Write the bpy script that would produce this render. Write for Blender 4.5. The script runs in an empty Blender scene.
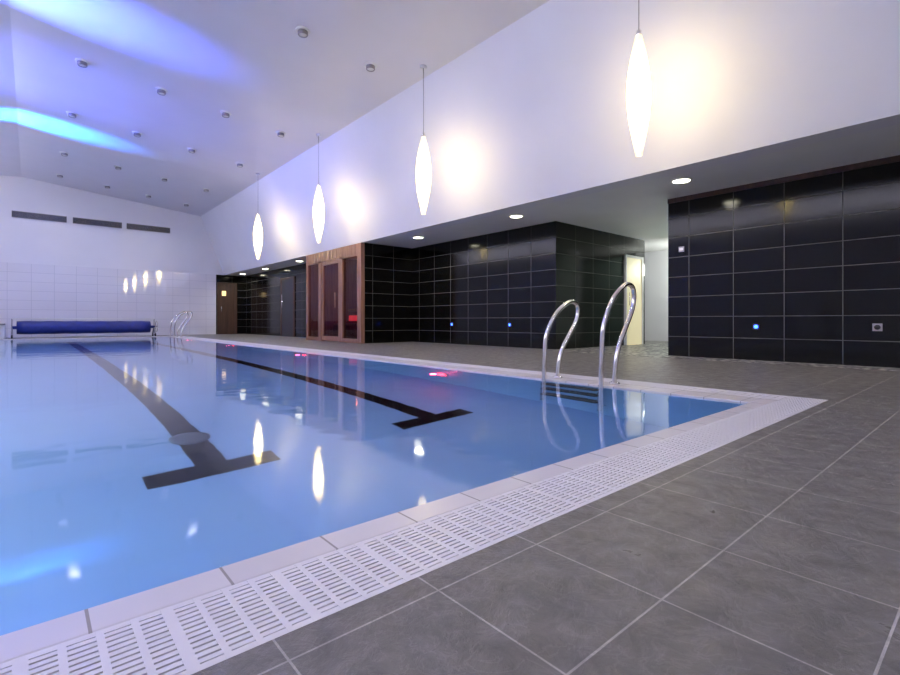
import bpy, math, random
from mathutils import Vector, Matrix
random.seed(4)
sc = bpy.context.scene
try:
    sc.view_settings.view_transform = 'Standard'
except Exception: pass

# ---------------------------------------------------------------- materials
def new_mat(name):
    m = bpy.data.materials.new(name); m.use_nodes = True
    nt = m.node_tree; b = nt.nodes['Principled BSDF']
    return m, nt, b
def pmat(name, col, rough=0.5, metal=0.0, noise=0.0, nscale=8.0, emit=None, estr=0.0, spec=0.5, coat=0.0):
    m, nt, b = new_mat(name)
    b.inputs['Base Color'].default_value = (*col, 1)
    b.inputs['Roughness'].default_value = rough
    b.inputs['Metallic'].default_value = metal
    b.inputs['Specular IOR Level'].default_value = spec
    b.inputs['Coat Weight'].default_value = coat
    if emit:
        b.inputs['Emission Color'].default_value = (*emit, 1)
        b.inputs['Emission Strength'].default_value = estr
    if noise > 0:
        g = nt.nodes.new('ShaderNodeNewGeometry')
        n = nt.nodes.new('ShaderNodeTexNoise'); n.inputs['Scale'].default_value = nscale
        n.inputs['Detail'].default_value = 4
        nt.links.new(g.outputs['Position'], n.inputs['Vector'])
        r = nt.nodes.new('ShaderNodeValToRGB')
        r.color_ramp.elements[0].position = 0.3; r.color_ramp.elements[1].position = 0.7
        r.color_ramp.elements[0].color = (*[c*(1-noise) for c in col], 1)
        r.color_ramp.elements[1].color = (*[min(1, c*(1+noise)) for c in col], 1)
        nt.links.new(n.outputs['Fac'], r.inputs['Fac'])
        nt.links.new(r.outputs['Color'], b.inputs['Base Color'])
    return m

def tile_mat(name, axes, w, h, off, mortar, c1, c2, cm, rough, mortar_rough=0.8, mottling=0.0, mscale=6, bump=0.15, spec=0.5, dist=0.0, bdist=0.004, rvar=0.0, veins=0.0):
    m, nt, b = new_mat(name)
    N = nt.nodes.new; L = nt.links.new
    g = N('ShaderNodeNewGeometry'); s = N('ShaderNodeSeparateXYZ'); L(g.outputs['Position'], s.inputs[0])
    c = N('ShaderNodeCombineXYZ')
    for i, a in enumerate(axes):
        sub = N('ShaderNodeMath'); sub.operation = 'SUBTRACT'; sub.inputs[1].default_value = off[i]
        L(s.outputs[a], sub.inputs[0]); L(sub.outputs[0], c.inputs[i])
    br = N('ShaderNodeTexBrick'); br.offset = 0; br.squash = 1
    L(c.outputs[0], br.inputs['Vector'])
    br.inputs['Scale'].default_value = 1; br.inputs['Brick Width'].default_value = w
    br.inputs['Row Height'].default_value = h; br.inputs['Mortar Size'].default_value = mortar
    br.inputs['Mortar Smooth'].default_value = 0.1
    br.inputs['Color1'].default_value = (*c1, 1); br.inputs['Color2'].default_value = (*c2, 1)
    br.inputs['Mortar'].default_value = (*cm, 1)
    col = br.outputs['Color']
    height = None
    rr = N('ShaderNodeMapRange'); rr.inputs[3].default_value = rough; rr.inputs[4].default_value = mortar_rough
    L(br.outputs['Fac'], rr.inputs[0]); rout = rr.outputs[0]
    if mottling > 0:
        n = N('ShaderNodeTexNoise'); n.inputs['Scale'].default_value = mscale; n.inputs['Detail'].default_value = 9
        n.inputs['Roughness'].default_value = 0.68; n.inputs['Distortion'].default_value = dist
        L(g.outputs['Position'], n.inputs['Vector'])
        mr = N('ShaderNodeMapRange'); mr.inputs[1].default_value = 0.3; mr.inputs[2].default_value = 0.7
        mr.inputs[3].default_value = 1-mottling; mr.inputs[4].default_value = 1+mottling
        L(n.outputs['Fac'], mr.inputs[0])
        fac = mr.outputs[0]; height = n.outputs['Fac']
        if veins > 0:   # thin cleft lines of riven slate
            n2 = N('ShaderNodeTexNoise'); n2.inputs['Scale'].default_value = mscale*1.1; n2.inputs['Detail'].default_value = 5
            n2.inputs['Distortion'].default_value = 1.2; n2.inputs['Roughness'].default_value = .6
            L(g.outputs['Position'], n2.inputs['Vector'])
            a1 = N('ShaderNodeMath'); a1.operation = 'SUBTRACT'; a1.inputs[1].default_value = .5; L(n2.outputs['Fac'], a1.inputs[0])
            a2 = N('ShaderNodeMath'); a2.operation = 'ABSOLUTE'; L(a1.outputs[0], a2.inputs[0])
            a3 = N('ShaderNodeMapRange'); a3.inputs[1].default_value = 0; a3.inputs[2].default_value = .03
            a3.inputs[3].default_value = 1+veins; a3.inputs[4].default_value = 1; L(a2.outputs[0], a3.inputs[0])
            a4 = N('ShaderNodeMath'); a4.operation = 'MULTIPLY'; L(fac, a4.inputs[0]); L(a3.outputs[0], a4.inputs[1]); fac = a4.outputs[0]
            a5 = N('ShaderNodeMath'); a5.operation = 'MULTIPLY_ADD'; a5.inputs[1].default_value = .25
            L(a3.outputs[0], a5.inputs[0]); L(height, a5.inputs[2]); height = a5.outputs[0]
        mx = N('ShaderNodeVectorMath'); mx.operation = 'SCALE'
        L(col, mx.inputs[0]); L(fac, mx.inputs['Scale'])
        col = mx.outputs[0]
        if rvar > 0:
            r2 = N('ShaderNodeMapRange'); r2.inputs[1].default_value = .3; r2.inputs[2].default_value = .7
            r2.inputs[3].default_value = rvar; r2.inputs[4].default_value = -rvar*.5
            L(n.outputs['Fac'], r2.inputs[0]); ra = N('ShaderNodeMath'); ra.operation = 'ADD'
            L(rout, ra.inputs[0]); L(r2.outputs[0], ra.inputs[1]); rout = ra.outputs[0]
    L(col, b.inputs['Base Color'])
    L(rout, b.inputs['Roughness'])
    b.inputs['Specular IOR Level'].default_value = spec
    bp = N('ShaderNodeBump'); bp.inputs['Strength'].default_value = bump; bp.inputs['Distance'].default_value = bdist
    inv = N('ShaderNodeMath'); inv.operation = 'SUBTRACT'; inv.inputs[0].default_value = 1
    L(br.outputs['Fac'], inv.inputs[1])
    ho = inv.outputs[0]
    if height is not None:
        ad = N('ShaderNodeMath'); ad.operation = 'ADD'; L(ho, ad.inputs[0]); L(height, ad.inputs[1]); ho = ad.outputs[0]
    L(ho, bp.inputs['Height']); L(bp.outputs[0], b.inputs['Normal'])
    return m

M_white = pmat('plaster_white', (0.80, 0.795, 0.84), 0.55, noise=0.015, nscale=1.5)
M_ceil = pmat('ceiling_white', (0.73, 0.72, 0.79), 0.5, noise=0.015, nscale=1.5)
M_soffit = pmat('soffit_paint', (0.82, 0.82, 0.82), 0.5, noise=0.02, nscale=2)
M_gloss = tile_mat('white_gloss_tile', (0, 2), 0.6, 0.31, (0, 0), 0.006, (0.84, 0.83, 0.89), (0.86, 0.85, 0.91), (0.58, 0.58, 0.65), 0.02, spec=1.0, bump=0.05)
M_gloss.node_tree.nodes['Principled BSDF'].inputs['Coat Weight'].default_value = 1.0
M_gloss.node_tree.nodes['Principled BSDF'].inputs['Coat Roughness'].default_value = 0.02
BK = ((0.0035, 0.0035, 0.004), (0.0055, 0.0053, 0.005), (0.11, 0.11, 0.105))
M_blackX = tile_mat('black_tile_side', (1, 2), 0.62, 0.309, (0.13, 0), 0.0044, *BK, 0.12, mottling=0.3, mscale=5, bump=0.05, spec=.3)
M_blackY = tile_mat('black_tile_return', (0, 2), 0.62, 0.309, (0.21, 0), 0.0044, *BK, 0.12, mottling=0.3, mscale=5, bump=0.05, spec=.3)
M_floor = tile_mat('slate_floor_tile', (0, 1), 0.313, 0.313, (0.003, 0.139), 0.0022, (0.152, 0.141, 0.132), (0.170, 0.157, 0.147), (0.42, 0.39, 0.37), 0.33, mottling=0.28, mscale=11, bump=0.8, dist=.5, bdist=.010, rvar=.12, veins=.20)
M_coping = tile_mat('coping_tile', (0, 1), 0.24, 0.24, (0.079, 0.02), 0.003, (0.62, 0.58, 0.60), (0.66, 0.62, 0.64), (0.33, 0.30, 0.30), 0.3)
M_grate = pmat('grate_plastic', (0.72, 0.69, 0.72), 0.4)
M_channel = pmat('grate_channel', (0.40, 0.37, 0.40), 0.6)
M_pool = tile_mat('pool_mosaic', (0, 1), 0.3, 0.3, (0, 0), 0.002, (0.245, 0.43, 0.70), (0.255, 0.44, 0.72), (0.245, 0.43, 0.7), 0.4, bump=0.0)
M_lane = pmat('lane_tile_black', (0.001, 0.0015, 0.004), 0.6, spec=.1)
M_chrome = pmat('polished_steel', (0.88, 0.84, 0.78), 0.12, 1.0)
M_dark = pmat('dark_plastic', (0.02, 0.02, 0.025), 0.4)
M_grey = pmat('grey_metal', (0.32, 0.31, 0.33), 0.4, 0.3)
M_discg = pmat('bulge_disc_grey', (0.08, 0.10, 0.14), 0.5)
M_whitep = pmat('white_plastic', (0.8, 0.8, 0.8), 0.35)
M_cover = pmat('pool_cover_blue', (0.008, 0.022, 0.21), 0.35, noise=0.2, nscale=6)
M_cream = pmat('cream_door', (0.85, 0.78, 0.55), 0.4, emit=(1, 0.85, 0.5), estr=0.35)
M_bulb = pmat('downlight_lens', (1, 1, 0.9), 0.4, emit=(1.0, 0.97, 0.72), estr=16)
M_blue = pmat('blue_led', (0.1, 0.2, 1), 0.4, emit=(0.03, 0.10, 1.0), estr=8)
M_red = pmat('red_lamp_lens', (1, 0.02, 0.03), 0.4, emit=(1.0, 0.02, 0.04), estr=30)
M_redh = pmat('heater_glow', (1, 0.1, 0.1), 0.4, emit=(1.0, 0.02, 0.04), estr=.9)
M_poollamp = pmat('pool_lamp_lens', (0.8, 0.9, 1), 0.4, emit=(0.6, 0.8, 1.0), estr=3)
M_orange = pmat('warm_window', (1, 0.6, 0.2), 0.4, emit=(1, 0.75, 0.35), estr=1.2)

def pend_mat():
    m = bpy.data.materials.new('pendant_shade'); m.use_nodes = True; nt = m.node_tree; nt.nodes.clear()
    N = nt.nodes.new; L = nt.links.new
    o = N('ShaderNodeOutputMaterial'); t = N('ShaderNodeBsdfTransparent'); t.inputs[0].default_value = (1, .97, .85, 1)
    b = N('ShaderNodeBsdfPrincipled'); b.inputs['Base Color'].default_value = (.85, .78, .6, 1)
    b.inputs['Emission Color'].default_value = (1, .82, .42, 1)
    # brighter in the middle (around the bulbs), dimmer and yellower at the tips; height in world metres
    g = N('ShaderNodeNewGeometry'); s = N('ShaderNodeSeparateXYZ'); L(g.outputs['Position'], s.inputs[0])
    q = N('ShaderNodeMapRange'); q.inputs[1].default_value = 2.34; q.inputs[2].default_value = 3.64; L(s.outputs[2], q.inputs[0])
    r = N('ShaderNodeValToRGB'); r.color_ramp.interpolation = 'EASE'
    e = r.color_ramp.elements
    e[0].position = .0; e[0].color = (.16, .16, .16, 1); e[1].position = .24; e[1].color = (1, 1, 1, 1)
    x = e.new(.72); x.color = (1, 1, 1, 1); y = e.new(.98); y.color = (.14, .14, .14, 1)
    L(q.outputs[0], r.inputs[0])
    mu = N('ShaderNodeMath'); mu.operation = 'MULTIPLY'; mu.inputs[1].default_value = 5.2
    L(r.outputs[0], mu.inputs[0]); L(mu.outputs[0], b.inputs['Emission Strength'])
    mx = N('ShaderNodeMixShader'); mx.inputs[0].default_value = .7
    L(t.outputs[0], mx.inputs[1]); L(b.outputs[0], mx.inputs[2]); L(mx.outputs[0], o.inputs[0]); return m
M_pend = pend_mat()

def wood_mat(name, c1, c2, sc3):
    m, nt, b = new_mat(name); N = nt.nodes.new; L = nt.links.new
    g = N('ShaderNodeNewGeometry'); mp = N('ShaderNodeMapping'); mp.inputs['Scale'].default_value = sc3
    L(g.outputs['Position'], mp.inputs[0])
    n = N('ShaderNodeTexNoise'); n.inputs['Scale'].default_value = 1; n.inputs['Detail'].default_value = 6
    L(mp.outputs[0], n.inputs['Vector'])
    r = N('ShaderNodeValToRGB'); r.color_ramp.elements[0].position = .3; r.color_ramp.elements[1].position = .7
    r.color_ramp.elements[0].color = (*c1, 1); r.color_ramp.elements[1].color = (*c2, 1)
    L(n.outputs['Fac'], r.inputs[0]); L(r.outputs[0], b.inputs['Base Color']); b.inputs['Roughness'].default_value = .45
    return m
M_wood = wood_mat('cedar', (0.20, 0.09, 0.055), (0.36, 0.18, 0.115), (22, 22, 1.5))
M_woodd = wood_mat('dark_wood', (0.04, 0.018, 0.012), (0.085, 0.04, 0.025), (20, 20, 1.5))

def glass_mat(name, tint, refl_rough=0.03, ior=1.45):
    m = bpy.data.materials.new(name); m.use_nodes = True; nt = m.node_tree; nt.nodes.clear()
    N = nt.nodes.new; L = nt.links.new
    o = N('ShaderNodeOutputMaterial'); t = N('ShaderNodeBsdfTransparent'); t.inputs[0].default_value = (*tint, 1)
    gl = N('ShaderNodeBsdfGlossy'); gl.inputs['Roughness'].default_value = refl_rough
    lw = N('ShaderNodeLayerWeight'); lw.inputs[0].default_value = .25
    mx = N('ShaderNodeMixShader'); L(lw.outputs['Fresnel'], mx.inputs[0]); L(t.outputs[0], mx.inputs[1]); L(gl.outputs[0], mx.inputs[2])
    L(mx.outputs[0], o.inputs[0]); return m
M_sglass = glass_mat('tinted_glass', (0.42, 0.36, 0.36))
M_cglass = glass_mat('clear_green_glass', (0.6, 0.78, 0.68))

def water_mat():
    m, nt, b = new_mat('pool_water'); N = nt.nodes.new; L = nt.links.new
    b.inputs['Base Color'].default_value = (0.86, 0.95, 1.0, 1)
    b.inputs['Roughness'].default_value = 0.055
    b.inputs['IOR'].default_value = 1.37
    b.inputs['Transmission Weight'].default_value = 1.0
    g = N('ShaderNodeNewGeometry')
    n = N('ShaderNodeTexNoise'); n.inputs['Scale'].default_value = 2.2; n.inputs['Detail'].default_value = 2
    L(g.outputs['Position'], n.inputs['Vector'])
    bp = N('ShaderNodeBump'); bp.inputs['Strength'].default_value = 0.3; bp.inputs['Distance'].default_value = 0.01
    L(n.outputs['Fac'], bp.inputs['Height']); L(bp.outputs[0], b.inputs['Normal'])
    return m
M_water = water_mat()

def pebble_mat():
    m, nt, b = new_mat('pebble_mosaic'); N = nt.nodes.new; L = nt.links.new
    g = N('ShaderNodeNewGeometry'); v = N('ShaderNodeTexVoronoi'); v.inputs['Scale'].default_value = 13
    L(g.outputs['Position'], v.inputs['Vector'])
    r = N('ShaderNodeValToRGB'); r.color_ramp.elements[0].color = (.62, .60, .55, 1); r.color_ramp.elements[1].color = (.06, .06, .06, 1)
    r.color_ramp.elements[0].position = .25; r.color_ramp.elements[1].position = .6
    L(v.outputs['Distance'], r.inputs[0]); L(r.outputs[0], b.inputs['Base Color']); b.inputs['Roughness'].default_value = .4
    return m
M_pebble = pebble_mat()

# ---------------------------------------------------------------- mesh builder
class MB:
    def __init__(s, name): s.name = name; s.v = []; s.f = []; s.mi = []; s.mats = []; s.sm = []
    def _m(s, m):
        if m not in s.mats: s.mats.append(m)
        return s.mats.index(m)
    def poly(s, pts, faces, m, smooth=False):
        o = len(s.v); s.v += [tuple(p) for p in pts]; k = s._m(m)
        for f in faces: s.f.append([i+o for i in f]); s.mi.append(k); s.sm.append(smooth)
        return s
    def box(s, x0, x1, y0, y1, z0, z1, m):
        P = [(x0,y0,z0),(x1,y0,z0),(x1,y1,z0),(x0,y1,z0),(x0,y0,z1),(x1,y0,z1),(x1,y1,z1),(x0,y1,z1)]
        return s.poly(P, [(0,3,2,1),(4,5,6,7),(0,1,5,4),(1,2,6,5),(2,3,7,6),(3,0,4,7)], m)
    def paneX(s, x, y0, y1, z0, z1, m):
        return s.poly([(x,y0,z0),(x,y1,z0),(x,y1,z1),(x,y0,z1)], [(0,3,2,1)], m)
    def lathe(s, prof, m, center=(0,0,0), axis='Z', seg=32, lobes=0, lamp=0.0):
        pts = []; fs = []
        for (r, h) in prof:
            for i in range(seg):
                a = 2*math.pi*i/seg; rr = r*(1+lamp*math.cos(lobes*a)) if lobes else r
                c, d = rr*math.cos(a), rr*math.sin(a)
                p = (c, d, h) if axis == 'Z' else ((h, c, d) if axis == 'X' else (d, h, c))
                pts.append(tuple(p[j]+center[j] for j in range(3)))
        for k in range(len(prof)-1):
            for i in range(seg):
                j = (i+1) % seg
                fs.append((k*seg+i, k*seg+j, (k+1)*seg+j, (k+1)*seg+i))
        fs.append(tuple(range(seg))[::-1]); fs.append(tuple((len(prof)-1)*seg+i for i in range(seg)))
        return s.poly(pts, fs, m, True)
    def tube(s, path, r, m, seg=12, sub=8):
        P = [Vector(p) for p in path]
        if sub > 1 and len(P) > 2:
            Q = []; E = [P[0]*2-P[1]] + P + [P[-1]*2-P[-2]]
            for i in range(1, len(E)-2):
                for k in range(sub):
                    t = k/sub; a, b, c, d = E[i-1], E[i], E[i+1], E[i+2]
                    Q.append(0.5*((2*b)+(-a+c)*t+(2*a-5*b+4*c-d)*t*t+(-a+3*b-3*c+d)*t**3))
            Q.append(P[-1]); P = Q
        pts = []; fs = []; n = None
        for i, p in enumerate(P):
            t = (P[min(i+1, len(P)-1)]-P[max(i-1, 0)]).normalized()
            if n is None:
                n = t.orthogonal().normalized()
            else:
                n = (n - t*n.dot(t)).normalized()
            b = t.cross(n)
            for k in range(seg):
                a = 2*math.pi*k/seg; pts.append(tuple(p+(n*math.cos(a)+b*math.sin(a))*r))
        for i in range(len(P)-1):
            for k in range(seg):
                j = (k+1) % seg; fs.append((i*seg+k, i*seg+j, (i+1)*seg+j, (i+1)*seg+k))
        fs.append(tuple(range(seg))[::-1]); fs.append(tuple((len(P)-1)*seg+k for k in range(seg)))
        return s.poly(pts, fs, m, True)
    def build(s, origin=(0,0,0), bevel=0.0):
        me = bpy.data.meshes.new(s.name)
        ox = Vector(origin)
        me.from_pydata([tuple(Vector(v)-ox) for v in s.v], [], s.f)
        for m in s.mats: me.materials.append(m)
        for p, k, sm in zip(me.polygons, s.mi, s.sm):
            p.material_index = k; p.use_smooth = sm
        me.update()
        o = bpy.data.objects.new(s.name, me); sc.collection.objects.link(o); o.location = ox
        if bevel:
            bm = o.modifiers.new('b', 'BEVEL'); bm.width = bevel; bm.segments = 2; bm.limit_method = 'ANGLE'
        return o

# ---------------------------------------------------------------- dimensions
SZ = 2.47                     # soffit height
YB = 21.5; YF = -3.5; XL = -3.5
PX0, PX1, PY0, PY1 = -2.0, 3.69, 1.16, 19.5     # water
OX0, OX1, OY0, OY1 = -2.51, 4.20, 0.834, 19.95  # outer surround

# floor (deck) around the pool
f = MB('floor')
f.box(XL, 13.2, YF, OY0, -0.2, 0, M_floor)
f.box(XL, OX0, OY0, YB, -0.2, 0, M_floor)
f.box(OX1, 13.2, OY0, YB, -0.2, 0, M_floor)
f.box(OX0, OX1, OY1, YB, -0.2, 0, M_floor)
f.build()
# pool basin
p = MB('pool_basin'); D = 1.25; t = 0.12
p.box(PX0-t, PX1+t, PY0-t, PY1+t, -D-0.15, -D, M_pool)
p.box(PX0-t, PX0, PY0-t, PY1+t, -D, -0.06, M_pool)
p.box(PX1, PX1+t, PY0-t, PY1+t, -D, -0.06, M_pool)
p.box(PX0, PX1, PY0-t, PY0, -D, -0.06, M_pool)
p.box(PX0, PX1, PY1, PY1+t, -D, -0.06, M_pool)
p.build()
# lane markings
for lx in (-0.92, 0.85, 2.56):
    l = MB('lane_marking')
    l.box(lx-0.09, lx+0.09, 3.26, 17.4, -D+.0005, -D+0.004, M_lane)
    l.box(lx-0.37, lx+0.37, 3.08, 3.26, -D+.0005, -D+0.004, M_lane)
    l.box(lx-0.37, lx+0.37, 17.4, 17.6, -D+.0005, -D+0.004, M_lane)
    l.build()
# added disc imitating the bulge that water distortion gives the lane line
d = MB('lane_bulge_disc')
d.lathe([(0.0, 0.0), (0.13, 0.0), (0.13, 0.012), (0.10, 0.018), (0.001, 0.018)], M_discg, (0.85, 3.80, -D+0.003))
d.build()
# water
w = MB('pool_water')
w.poly([(PX0, PY0, -0.012), (PX1, PY0, -0.012), (PX1, PY1, -0.012), (PX0, PY1, -0.012)], [(0,1,2,3)], M_water)
w.build()
# coping
c = MB('pool_coping')
c.box(PX0-0.1, PX1+0.26, PY0-0.1, PY0, -0.06, 0.0, M_coping)
c.box(PX0-0.1, PX1+0.26, PY1, PY1+0.22, -0.06, 0.0, M_coping)
c.box(PX1, PX1+0.26, PY0, PY1, -0.06, 0.0, M_coping)
c.box(PX0-0.26, PX0, PY0, PY1, -0.06, 0.0, M_coping)
c.build(bevel=0.006)
# overflow grating
def grate(xa, xb, ya, yb, along):
    g = MB('overflow_grating')
    g.box(xa, xb, ya, yb, -0.06, -0.014, M_channel)
    n = 13; hb = .0056
    if along == 'X':
        ww = (yb-ya)
        for i in range(n+1):
            yy = ya+0.008+(ww-0.016)*i/n
            h = hb if 0 < i < n else .0078
            g.box(xa, xb, yy-h, yy+h, -0.014, 0.0, M_grate)
        k = int((xb-xa)/0.052)
        for i in range(k+1):
            xx = xa+(xb-xa)*i/k; h = 0.006 if i % 4 else 0.010
            g.box(max(xa, xx-h), min(xb, xx+h), ya, yb, -0.014, 0.0003, M_grate)
    else:
        ww = (xb-xa)
        for i in range(n+1):
            xx = xa+0.008+(ww-0.016)*i/n
            g.box(xx-hb, xx+hb, ya, yb, -0.014, 0.0, M_grate)
        k = int((yb-ya)/0.052)
        for i in range(k+1):
            yy = ya+(yb-ya)*i/k; h = 0.006 if i % 4 else 0.010
            g.box(xa, xb, max(ya, yy-h), min(yb, yy+h), -0.014, 0.0003, M_grate)
    g.build()
grate(OX0, OX1, OY0, PY0-0.1, 'X')
grate(PX1+0.26, OX1, PY0-0.1, OY1, 'Y')
grate(OX0, PX0-0.26, PY0-0.1, OY1, 'Y')
grate(PX0-0.26, PX1+0.26, PY1+0.22, OY1, 'X')

# ---------------------------------------------------------------- walls
MB('wall_back').box(XL-.2, 7.0, YB, YB+.2, SZ, 5.6, M_white).box(XL-.2, 5.78, YB, YB+.2, -.2, SZ, M_gloss).box(5.78, 7.0, YB, YB+.2, -.2, SZ, M_blackY).build()
MB('wall_left').box(XL-.2, XL, YF-.2, YB, -.2, 5.6, M_white).build()
MB('wall_front').box(XL-.2, 13.4, YF-.2, YF, -.2, 5.6, M_white).build()
# leaning upper wall
zt = 4.8; xt = 5.2; xb = 6.1
MB('wall_upper_right').poly([(xb, YF, SZ), (xb, YB, SZ), (xt, YB, zt), (xt, YF, zt), (xb+.3, YF, SZ), (xb+.3, YB, SZ), (xt+.3, YB, zt+.15), (xt+.3, YF, zt+.15)],
    [(0,1,2,3),(4,7,6,5),(0,4,5,1),(3,2,6,7),(0,3,7,4),(1,5,6,2)], M_white).build()
def czr(x): return zt+0.1*(xt-x)
xr = -0.25; zr = czr(xr); zl = 4.95
MB('ceiling').poly([(xt+.1, YF, czr(xt+.1)), (xt+.1, YB, czr(xt+.1)), (xr, YB, zr), (xr, YF, zr), (XL, YB, zl), (XL, YF, zl),
    (xt+.1, YF, 5.6), (xt+.1, YB, 5.6), (XL, YB, 5.6), (XL, YF, 5.6)],
    [(0,3,2,1),(3,5,4,2),(6,7,8,9),(0,1,7,6),(5,9,8,4),(0,6,9,5,3),(1,2,4,8,7)], M_ceil).build()
MB('ceiling_soffit').box(xb+.0, 13.4, YF, YB, SZ+.001, SZ+.2, M_soffit).build()
# right-hand tiled walls
XR = 7.62
MB('wall_right').box(XR, XR+.2, YF, 3.55, 0, SZ, M_blackX).box(XR+.2, 11.6, 3.35, 3.55, 0, SZ, M_white).build()
MB('wall_right_middle').box(XR, XR+.2, 5.72, 10.36, 0, SZ, M_blackX).box(XR+.2, 11.07, 5.72, 5.92, 0, SZ, M_blackY).build()
MB('wall_sauna_side').box(6.19, XR, 10.36, 10.46, 0, SZ, M_blackY).build()
MB('wall_right_far').box(6.9, 7.1, 13.5, YB, 0, SZ, M_blackX).build()
MB('wall_corridor_end').box(13.0, 13.2, YF, YB, 0, SZ, M_white).build()
MB('wall_corridor_return').box(11.07, 13.0, 9.0, 9.2, 0, SZ, M_white).box(11.07, 11.27, 5.92, 9.0, 0, SZ, M_white).build()
MB('trim_1').box(XR-.02, XR, YF, 3.55, SZ-.07, SZ, M_woodd).build()
MB('floor_pebble_border').box(7.2, XR, YF, 5.7, 0, 0.004, M_pebble).box(XR, 12.9, 3.6, 5.7, 0, 0.004, M_pebble).build()

# doors
d = MB('door_1')
d.box(5.82, 5.90, YB-.05, YB, 0, 2.15, M_woodd).box(6.52, 6.60, YB-.05, YB, 0, 2.15, M_woodd).box(5.90, 6.52, YB-.05, YB, 2.07, 2.15, M_woodd)
d.box(5.90, 6.52, YB-.03, YB, 0, 2.07, M_woodd).box(6.0, 6.16, YB-.035, YB-.03, 1.6, 1.8, M_orange)
d.tube([(5.97, YB-.07, .95), (5.97, YB-.07, 1.15)], .012, M_chrome, sub=1)
d.build()
d = MB('door_2')
d.box(10.12, 10.18, 5.67, 5.72, 0, 2.05, M_whitep).box(10.86, 10.92, 5.67, 5.72, 0, 2.05, M_whitep).box(10.18, 10.86, 5.67, 5.72, 1.99, 2.05, M_whitep)
d.box(10.18, 10.86, 5.69, 5.72, 0, 1.99, M_cream).tube([(10.25, 5.66, .9), (10.25, 5.66, 1.2)], .012, M_chrome, sub=1)
d.build()
d = MB('door_3')
d.box(6.86, 6.9, 16.2, 16.3, 0, 2.1, M_woodd).box(6.86, 6.9, 17.3, 17.4, 0, 2.1, M_woodd).box(6.86, 6.9, 16.3, 17.3, 2.02, 2.1, M_woodd)
d.box(6.88, 6.9, 16.3, 17.3, 0, 2.02, M_dark).tube([(6.84, 17.2, .8), (6.84, 17.2, 1.5)], .015, M_chrome, sub=1)
d.build()
g = MB('glass_partition'); g.paneX(11.5, 3.7, 5.2, 0.02, 2.2, M_cglass).box(11.48, 11.54, 3.66, 3.7, 0, 2.25, M_grey).box(11.48, 11.54, 5.2, 5.24, 0, 2.25, M_grey).box(11.48, 11.54, 3.7, 5.2, 2.2, 2.25, M_grey).build()

# ---------------------------------------------------------------- sauna
s = MB('sauna_cabin')
X0 = 6.08
s.box(X0, X0+.1, 10.36, 10.55, 0, 2.46, M_wood)
s.box(X0, X0+.1, 11.30, 11.48, 0, 2.2, M_wood)
s.box(X0, X0+.1, 12.50, 12.68, 0, 2.2, M_wood)
s.box(X0, X0+.1, 13.38, 13.48, 0, 2.46, M_wood)
s.box(X0, X0+.1, 10.55, 13.38, 2.16, 2.46, M_wood)
for i in range(14):
    yy = 10.6+i*.2
    s.box(X0-.012, X0, yy, yy+.185, 2.2, 2.44, M_wood)
s.box(X0, X0+.1, 10.55, 11.30, 0, .1, M_wood).box(X0, X0+.1, 12.68, 13.38, 0, .1, M_wood)
s.box(X0+.02, X0+.08, 11.48, 11.56, 0.02, 2.16, M_wood).box(X0+.02, X0+.08, 12.42, 12.5, 0.02, 2.16, M_wood)
s.box(X0+.02, X0+.08, 11.56, 12.42, 2.08, 2.16, M_wood).box(X0+.02, X0+.08, 11.56, 12.42, .02, .14, M_wood)
for a, b in ((10.55, 11.30), (11.56, 12.42), (12.68, 13.38)):
    s.paneX(X0+.05, a, b, .1, 2.16, M_sglass)
s.tube([(X0-.04, 11.62, .9), (X0-.04, 11.62, 1.3)], .018, M_wood, sub=1)
s.box(X0+.1, 8.2, 13.38, 13.48, 0, 2.46, M_wood).box(8.1, 8.2, 10.47, 13.38, 0, 2.46, M_wood)
s.box(X0+.12, 8.1, 10.47, 10.50, 0, 2.46, M_wood)
s.box(7.4, 8.1, 10.5, 13.38, .85, .92, M_wood).box(6.9, 7.4, 10.5, 13.38, .42, .48, M_wood)
s.box(7.38, 7.42, 10.6, 13.3, .55, .72, M_redh)
s.build()

# ---------------------------------------------------------------- ladders
def ladder(ycentre, hs=(0.88, 0.74), half=0.30):
    m = MB('pool_ladder')
    for sgn, hh in ((-1, hs[0]), (1, hs[1])):
        k = hh/0.88; y = ycentre+sgn*half
        path = [(3.60, y, -1.05), (3.61, y, -.5), (3.63, y, 0.0), (3.64, y, .25*k), (3.66, y, .47*k), (3.73, y, .62*k), (3.84, y, .76*k), (4.00, y, .865*k), (4.09, y, .88*k),
                (4.155, y, .85*k), (4.175, y, .77*k), (4.14, y, .65*k), (4.02, y, .48*k), (3.92, y, .34*k), (3.86, y, .18*k), (3.84, y, 0.0)]
        m.tube(path, .021, M_chrome, seg=16)
        m.lathe([(.001, .0), (.045, .0), (.045, .012), (.03, .02), (.001, .02)], M_chrome, (3.84, y, 0.0005), seg=20)
        m.tube([(3.62, y, -.9), (3.685, y, -.9)], .015, M_chrome, sub=1)
    for z in (-.16, -.45, -.74):
        m.box(3.56, 3.67, ycentre-half+.01, ycentre+half-.01, z-.02, z+.012, M_dark)
        for j in range(4):
            m.box(3.572+j*.024, 3.582+j*.024, ycentre-half+.02, ycentre+half-.02, z+.012, z+.016, M_grey)
    m.build((3.7, ycentre, 0))
ladder(2.56); ladder(18.7, (.88, .88))

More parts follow.
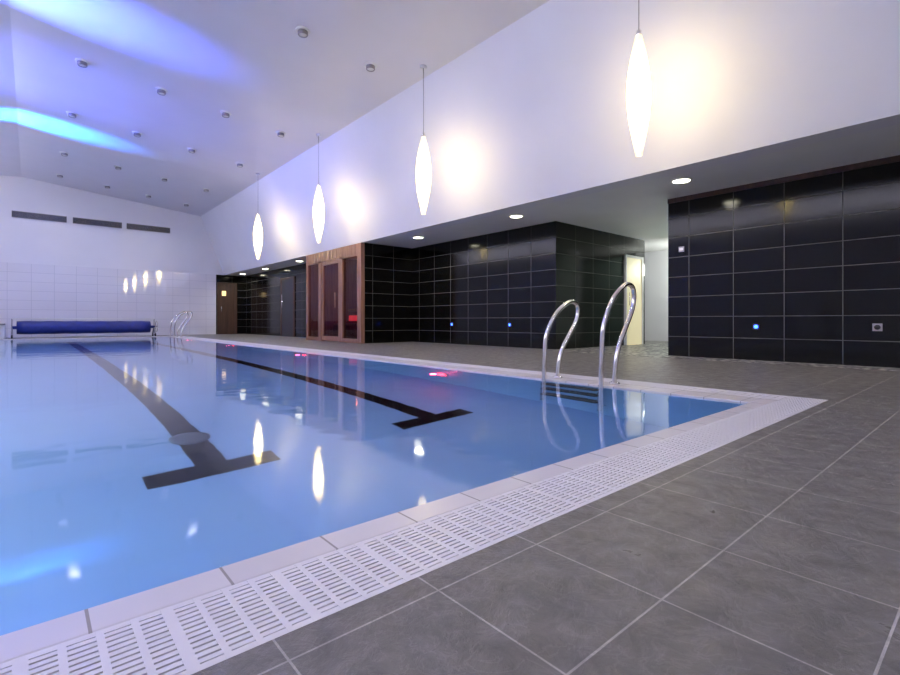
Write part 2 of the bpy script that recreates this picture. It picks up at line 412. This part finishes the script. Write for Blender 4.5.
# ---------------------------------------------------------------- pool cover roller
r = MB('pool_cover_roller')
prof = [(.05, -.45), (.05, -.35)]
n = 12
for i in range(n+1):
    x = -.35+3.6*i/n; prof.append((.205+.008*(i % 2), x))
prof += [(.05, 3.25), (.05, 3.4)]
r.lathe(prof, M_cover, (0, 20.4, .34), 'X', 40)
for x in (-.46, 3.38):
    r.tube([(x, 20.15, .06), (x, 20.4, .36), (x, 20.65, .06)], .022, M_grey, sub=1)
    r.tube([(x, 20.15, .06), (x, 20.65, .06)], .018, M_grey, sub=1)
    for yy in (20.15, 20.65): r.lathe([(.01, -.02), (.055, -.02), (.055, .02), (.01, .02)], M_dark, (x, yy, .058), 'X', 20)
r.tube([(-.46, 20.4, .62), (3.38, 20.4, .62)], .016, M_whitep, sub=1)
r.tube([(-.46, 20.4, .36), (-.46, 20.4, .62)], .016, M_grey, sub=1); r.tube([(3.38, 20.4, .36), (3.38, 20.4, .62)], .016, M_grey, sub=1)
hw = [(3.46, 20.4+.2*math.cos(a*math.pi/8), .36+.2*math.sin(a*math.pi/8)) for a in range(17)]
r.tube(hw, .012, M_chrome, sub=1); r.tube([(3.46, 20.2, .36), (3.46, 20.6, .36)], .01, M_chrome, sub=1); r.tube([(3.38, 20.4, .36), (3.47, 20.4, .36)], .02, M_chrome, sub=1)
r.build((1.5, 20.4, 0))
b = MB('starting_block'); b.box(-1.5, -.62, 20.2, 20.8, 0, .42, M_whitep).box(-1.5, -.62, 20.1, 20.8, .42, .47, M_grey).build(bevel=.01)

# ---------------------------------------------------------------- back-wall vents
for xa, xbb in ((-.49, .93), (1.10, 2.53), (2.68, 4.1)):
    v = MB('air_vent_grille')
    v.box(xa, xbb, YB-.03, YB-.001, 3.98, 4.17, M_dark)
    v.box(xa, xbb, YB-.04, YB-.03, 3.965, 3.985, M_grey).box(xa, xbb, YB-.04, YB-.03, 4.165, 4.185, M_grey)
    for i in range(5):
        v.box(xa, xbb, YB-.045, YB-.03, 4.005+i*.033, 4.013+i*.033, M_grey)
    v.build()

# ---------------------------------------------------------------- pendants
def add_light(name, typ, loc, energy, col, parent=None, rot=(0,0,0), **kw):
    l = bpy.data.lights.new(name, typ); l.energy = energy; l.color = col
    for k, v in kw.items(): setattr(l, k, v)
    o = bpy.data.objects.new(name, l); sc.collection.objects.link(o); o.location = loc; o.rotation_euler = rot
    if parent: 
        o.parent = parent; o.matrix_parent_inverse = parent.matrix_world.inverted()
    return o
def aim(a, b):
    return (Vector(b)-Vector(a)).to_track_quat('-Z', 'Y').to_euler()
for py in (2.64, 6.45, 10.37, 14.3):
    px = 4.98; m = MB('pendant_lamp')
    prof = []
    for i in range(29):
        t = i/28; tt = t**1.05
        prof.append((.032+.092*math.sin(math.pi*tt)**1.05, 2.34+1.3*t))
    m.lathe(prof, M_pend, (px, py, 0), seg=48, lobes=8, lamp=.03)
    m.lathe([(.012, 3.70), (.026, 3.69), (.03, 3.63), (.02, 3.625)], M_chrome, (px, py, 0), seg=20)
    m.tube([(px, py, 3.69), (px, py, czr(px)-.02)], .005, M_grey, seg=8, sub=1)
    m.lathe([(.055, czr(px)-.03), (.055, czr(px)+.004)], M_whitep, (px, py, 0), seg=24)
    o = m.build((px, py, 3.0)); bpy.context.view_layer.update()
    add_light('pendant_bulb', 'POINT', (px, py, 3.15), 40, (1, .87, .52), o, shadow_soft_size=.05)
    add_light('pendant_bulb', 'POINT', (px, py, 2.8), 40, (1, .87, .52), o, shadow_soft_size=.05)

# soffit downlights
for dy in (-.1, 2.95, 5.93, 8.9, 14.9, 17.9, 20.4):
    dx = 6.72 if dy < 12 else 6.5
    m = MB('recessed_downlight')
    m.lathe([(.14, SZ), (.14, SZ-.008), (.115, SZ-.014), (.112, SZ-.004)], M_whitep, (dx, dy, 0), seg=32)
    m.lathe([(.001, SZ-.006), (.108, SZ-.006), (.108, SZ-.010), (.001, SZ-.012)], M_bulb, (dx, dy, 0), seg=32)
    o = m.build((dx, dy, SZ))
    bpy.context.view_layer.update()
    add_light('downlight_beam', 'SPOT', (dx, dy, SZ-.03), 62, (1, .93, .80), o, spot_size=2.9, spot_blend=.8, shadow_soft_size=.08)
add_light('corridor_light', 'POINT', (12.3, 5.0, 1.9), 60, (.95, 1, .9), shadow_soft_size=.15)
add_light('corridor_light_b', 'SPOT', (9.5, 4.6, 2.44), 50, (1, .95, .85), spot_size=2.6, spot_blend=.6, shadow_soft_size=.15)
add_light('sauna_glow', 'POINT', (7.0, 12, 1.7), 12, (1, .34, .24), shadow_soft_size=.1)

# ceiling spot fixtures
rows = [(3.6, 1), (7.1, 1), (11.0, 1), (13.9, 1), (17.3, 1), (20.0, 0)]
for ry, lit in rows + [(-.5, 1)]:
    for rx in (-1.6, .7, 1.95, 3.15, 4.35):
        zc = czr(rx) if rx > xr else zr-(xr-rx)*(zr-zl)/(xr-XL)
        m = MB('ceiling_spotlight')
        m.lathe([(.11, zc+.01), (.11, zc-.015), (.09, zc-.02)], M_whitep, (rx, ry, 0), seg=24)
        m.lathe([(.075, zc-.01), (.075, zc-.07), (.068, zc-.08), (.06, zc-.065), (.001, zc-.06)], M_grey, (rx, ry, 0), seg=24)
        m.lathe([(.001, zc-.063), (.055, zc-.065), (.055, zc-.07), (.001, zc-.072)], M_whitep, (rx, ry, 0), seg=24)
        o = m.build((rx, ry, zc))
        if rx in (.7, 3.15):
            bpy.context.view_layer.update()
            add_light('spot_beam', 'SPOT', (rx, ry, zc-.12), 60 if ry > 5 else 82, (.95, .95, 1.0), o, spot_size=2.6, spot_blend=1.0, shadow_soft_size=.1)

# unseen ledge on left wall, added with a fill light for the ceiling
m = MB('fill_light_ledge'); m.box(XL, XL+.25, -3, 21, 3.7, 3.78, M_whitep).box(XL+.22, XL+.25, -3, 21, 3.78, 3.9, M_whitep)
cv = m.build()
add_light('ceiling_fill', 'AREA', (XL+.12, 9, 3.82), 720, (.91, .89, 1.0), cv, rot=(math.pi, 0.35, 0), shape='RECTANGLE', size=.12, size_y=23)
# blue colour-wash uplights on left wall
for yy, tx, tz, e, ss, cc in ((15.2, .0, 5.29, 16000, .42, (.02, .20, 1)), (9.2, -.1, 5.30, 13000, .52, (.05, .10, 1.0)), (12.5, -.4, 5.3, 2000, 1.2, (.08, .12, 1)), (5.0, .0, 5.3, 5000, .5, (.04, .1, 1))):
    m = MB('colour_wash_uplight'); m.lathe([(.06, 0), (.08, .02), (.08, .16), (.07, .18)], M_grey, (XL+.35, yy, 3.9), seg=24); m.box(XL+.01, XL+.35, yy-.02, yy+.02, 3.92, 3.96, M_grey)
    o = m.build((XL+.3, yy, 3.9)); bpy.context.view_layer.update()
    a = (XL+.4, yy, 4.15)
    add_light('blue_beam', 'SPOT', a, e, cc, o, rot=aim(a, (tx, yy, tz)), spot_size=ss, spot_blend=1, shadow_soft_size=.04)

# underwater lamps
for yy in (2.2, 4.6, 7.4, 10.4, 13.6, 17):
    m = MB('underwater_lamp'); m.lathe([(.12, 0.001), (.12, .02), (.10, .03)], M_chrome, (PX0, yy, -.6), 'X', 24); m.lathe([(.095, .02), (.095, .033), (.001, .035)], M_poollamp, (PX0, yy, -.6), 'X', 24)
    o = m.build((PX0, yy, -.6)); bpy.context.view_layer.update()
    add_light('pool_beam', 'AREA', (PX0+.06, yy, -.5), 44, (.72, .92, 1.0), o, rot=(0, -math.radians(55), 0), shape='DISK', size=.2)
for yy in (4.4, 8.2, 12.2, 16.2):
    m = MB('underwater_lamp'); m.lathe([(.11, -0.001), (.11, -.02), (.09, -.03)], M_chrome, (PX1, yy, -.6), 'X', 24); m.lathe([(.085, -.02), (.085, -.033), (.001, -.035)], M_red, (PX1, yy, -.6), 'X', 24)
    o = m.build((PX1, yy, -.6)); bpy.context.view_layer.update()
    add_light('red_beam', 'POINT', (PX1-.15, yy, -.5), 8, (1, .03, .08), o, shadow_soft_size=.04)

# wall-mounted low blue markers and plates
for x, y in ((XR, 8.75), (XR, 6.9), (XR, 2.32)):
    m = MB('blue_marker_light'); m.box(x-.008, x, y-.04, y+.04, .43, .51, M_dark).lathe([(.026, -.008), (.026, -.014), (.001, -.016)], M_blue, (x, y, .47), 'X', 16)
    m.build()
m = MB('power_socket'); m.box(XR-.008, XR, 1.0, 1.09, .43, .52, M_grey).lathe([(.03, -.008), (.03, -.014), (.001, -.014)], M_dark, (XR, 1.045, .475), 'X', 16); m.build()
m = MB('wall_control_panel'); m.box(XR-.015, XR, 3.30, 3.38, 1.62, 1.70, M_grey).box(XR-.018, XR-.015, 3.31, 3.37, 1.64, 1.68, M_whitep); m.build()

# world
wd = bpy.data.worlds.new('World'); sc.world = wd; wd.use_nodes = True
wd.node_tree.nodes['Background'].inputs[0].default_value = (.5, .55, .7, 1); wd.node_tree.nodes['Background'].inputs[1].default_value = .2

# camera
cam = bpy.data.cameras.new('camera'); co = bpy.data.objects.new('camera', cam); sc.collection.objects.link(co)
cam.sensor_width = 36; cam.lens = 485/900*36; cam.shift_y = -16.5/900; cam.clip_start = .02
co.location = (0, 0, .55); co.rotation_euler = (math.pi/2, 0, -math.radians(40.8))
sc.camera = co
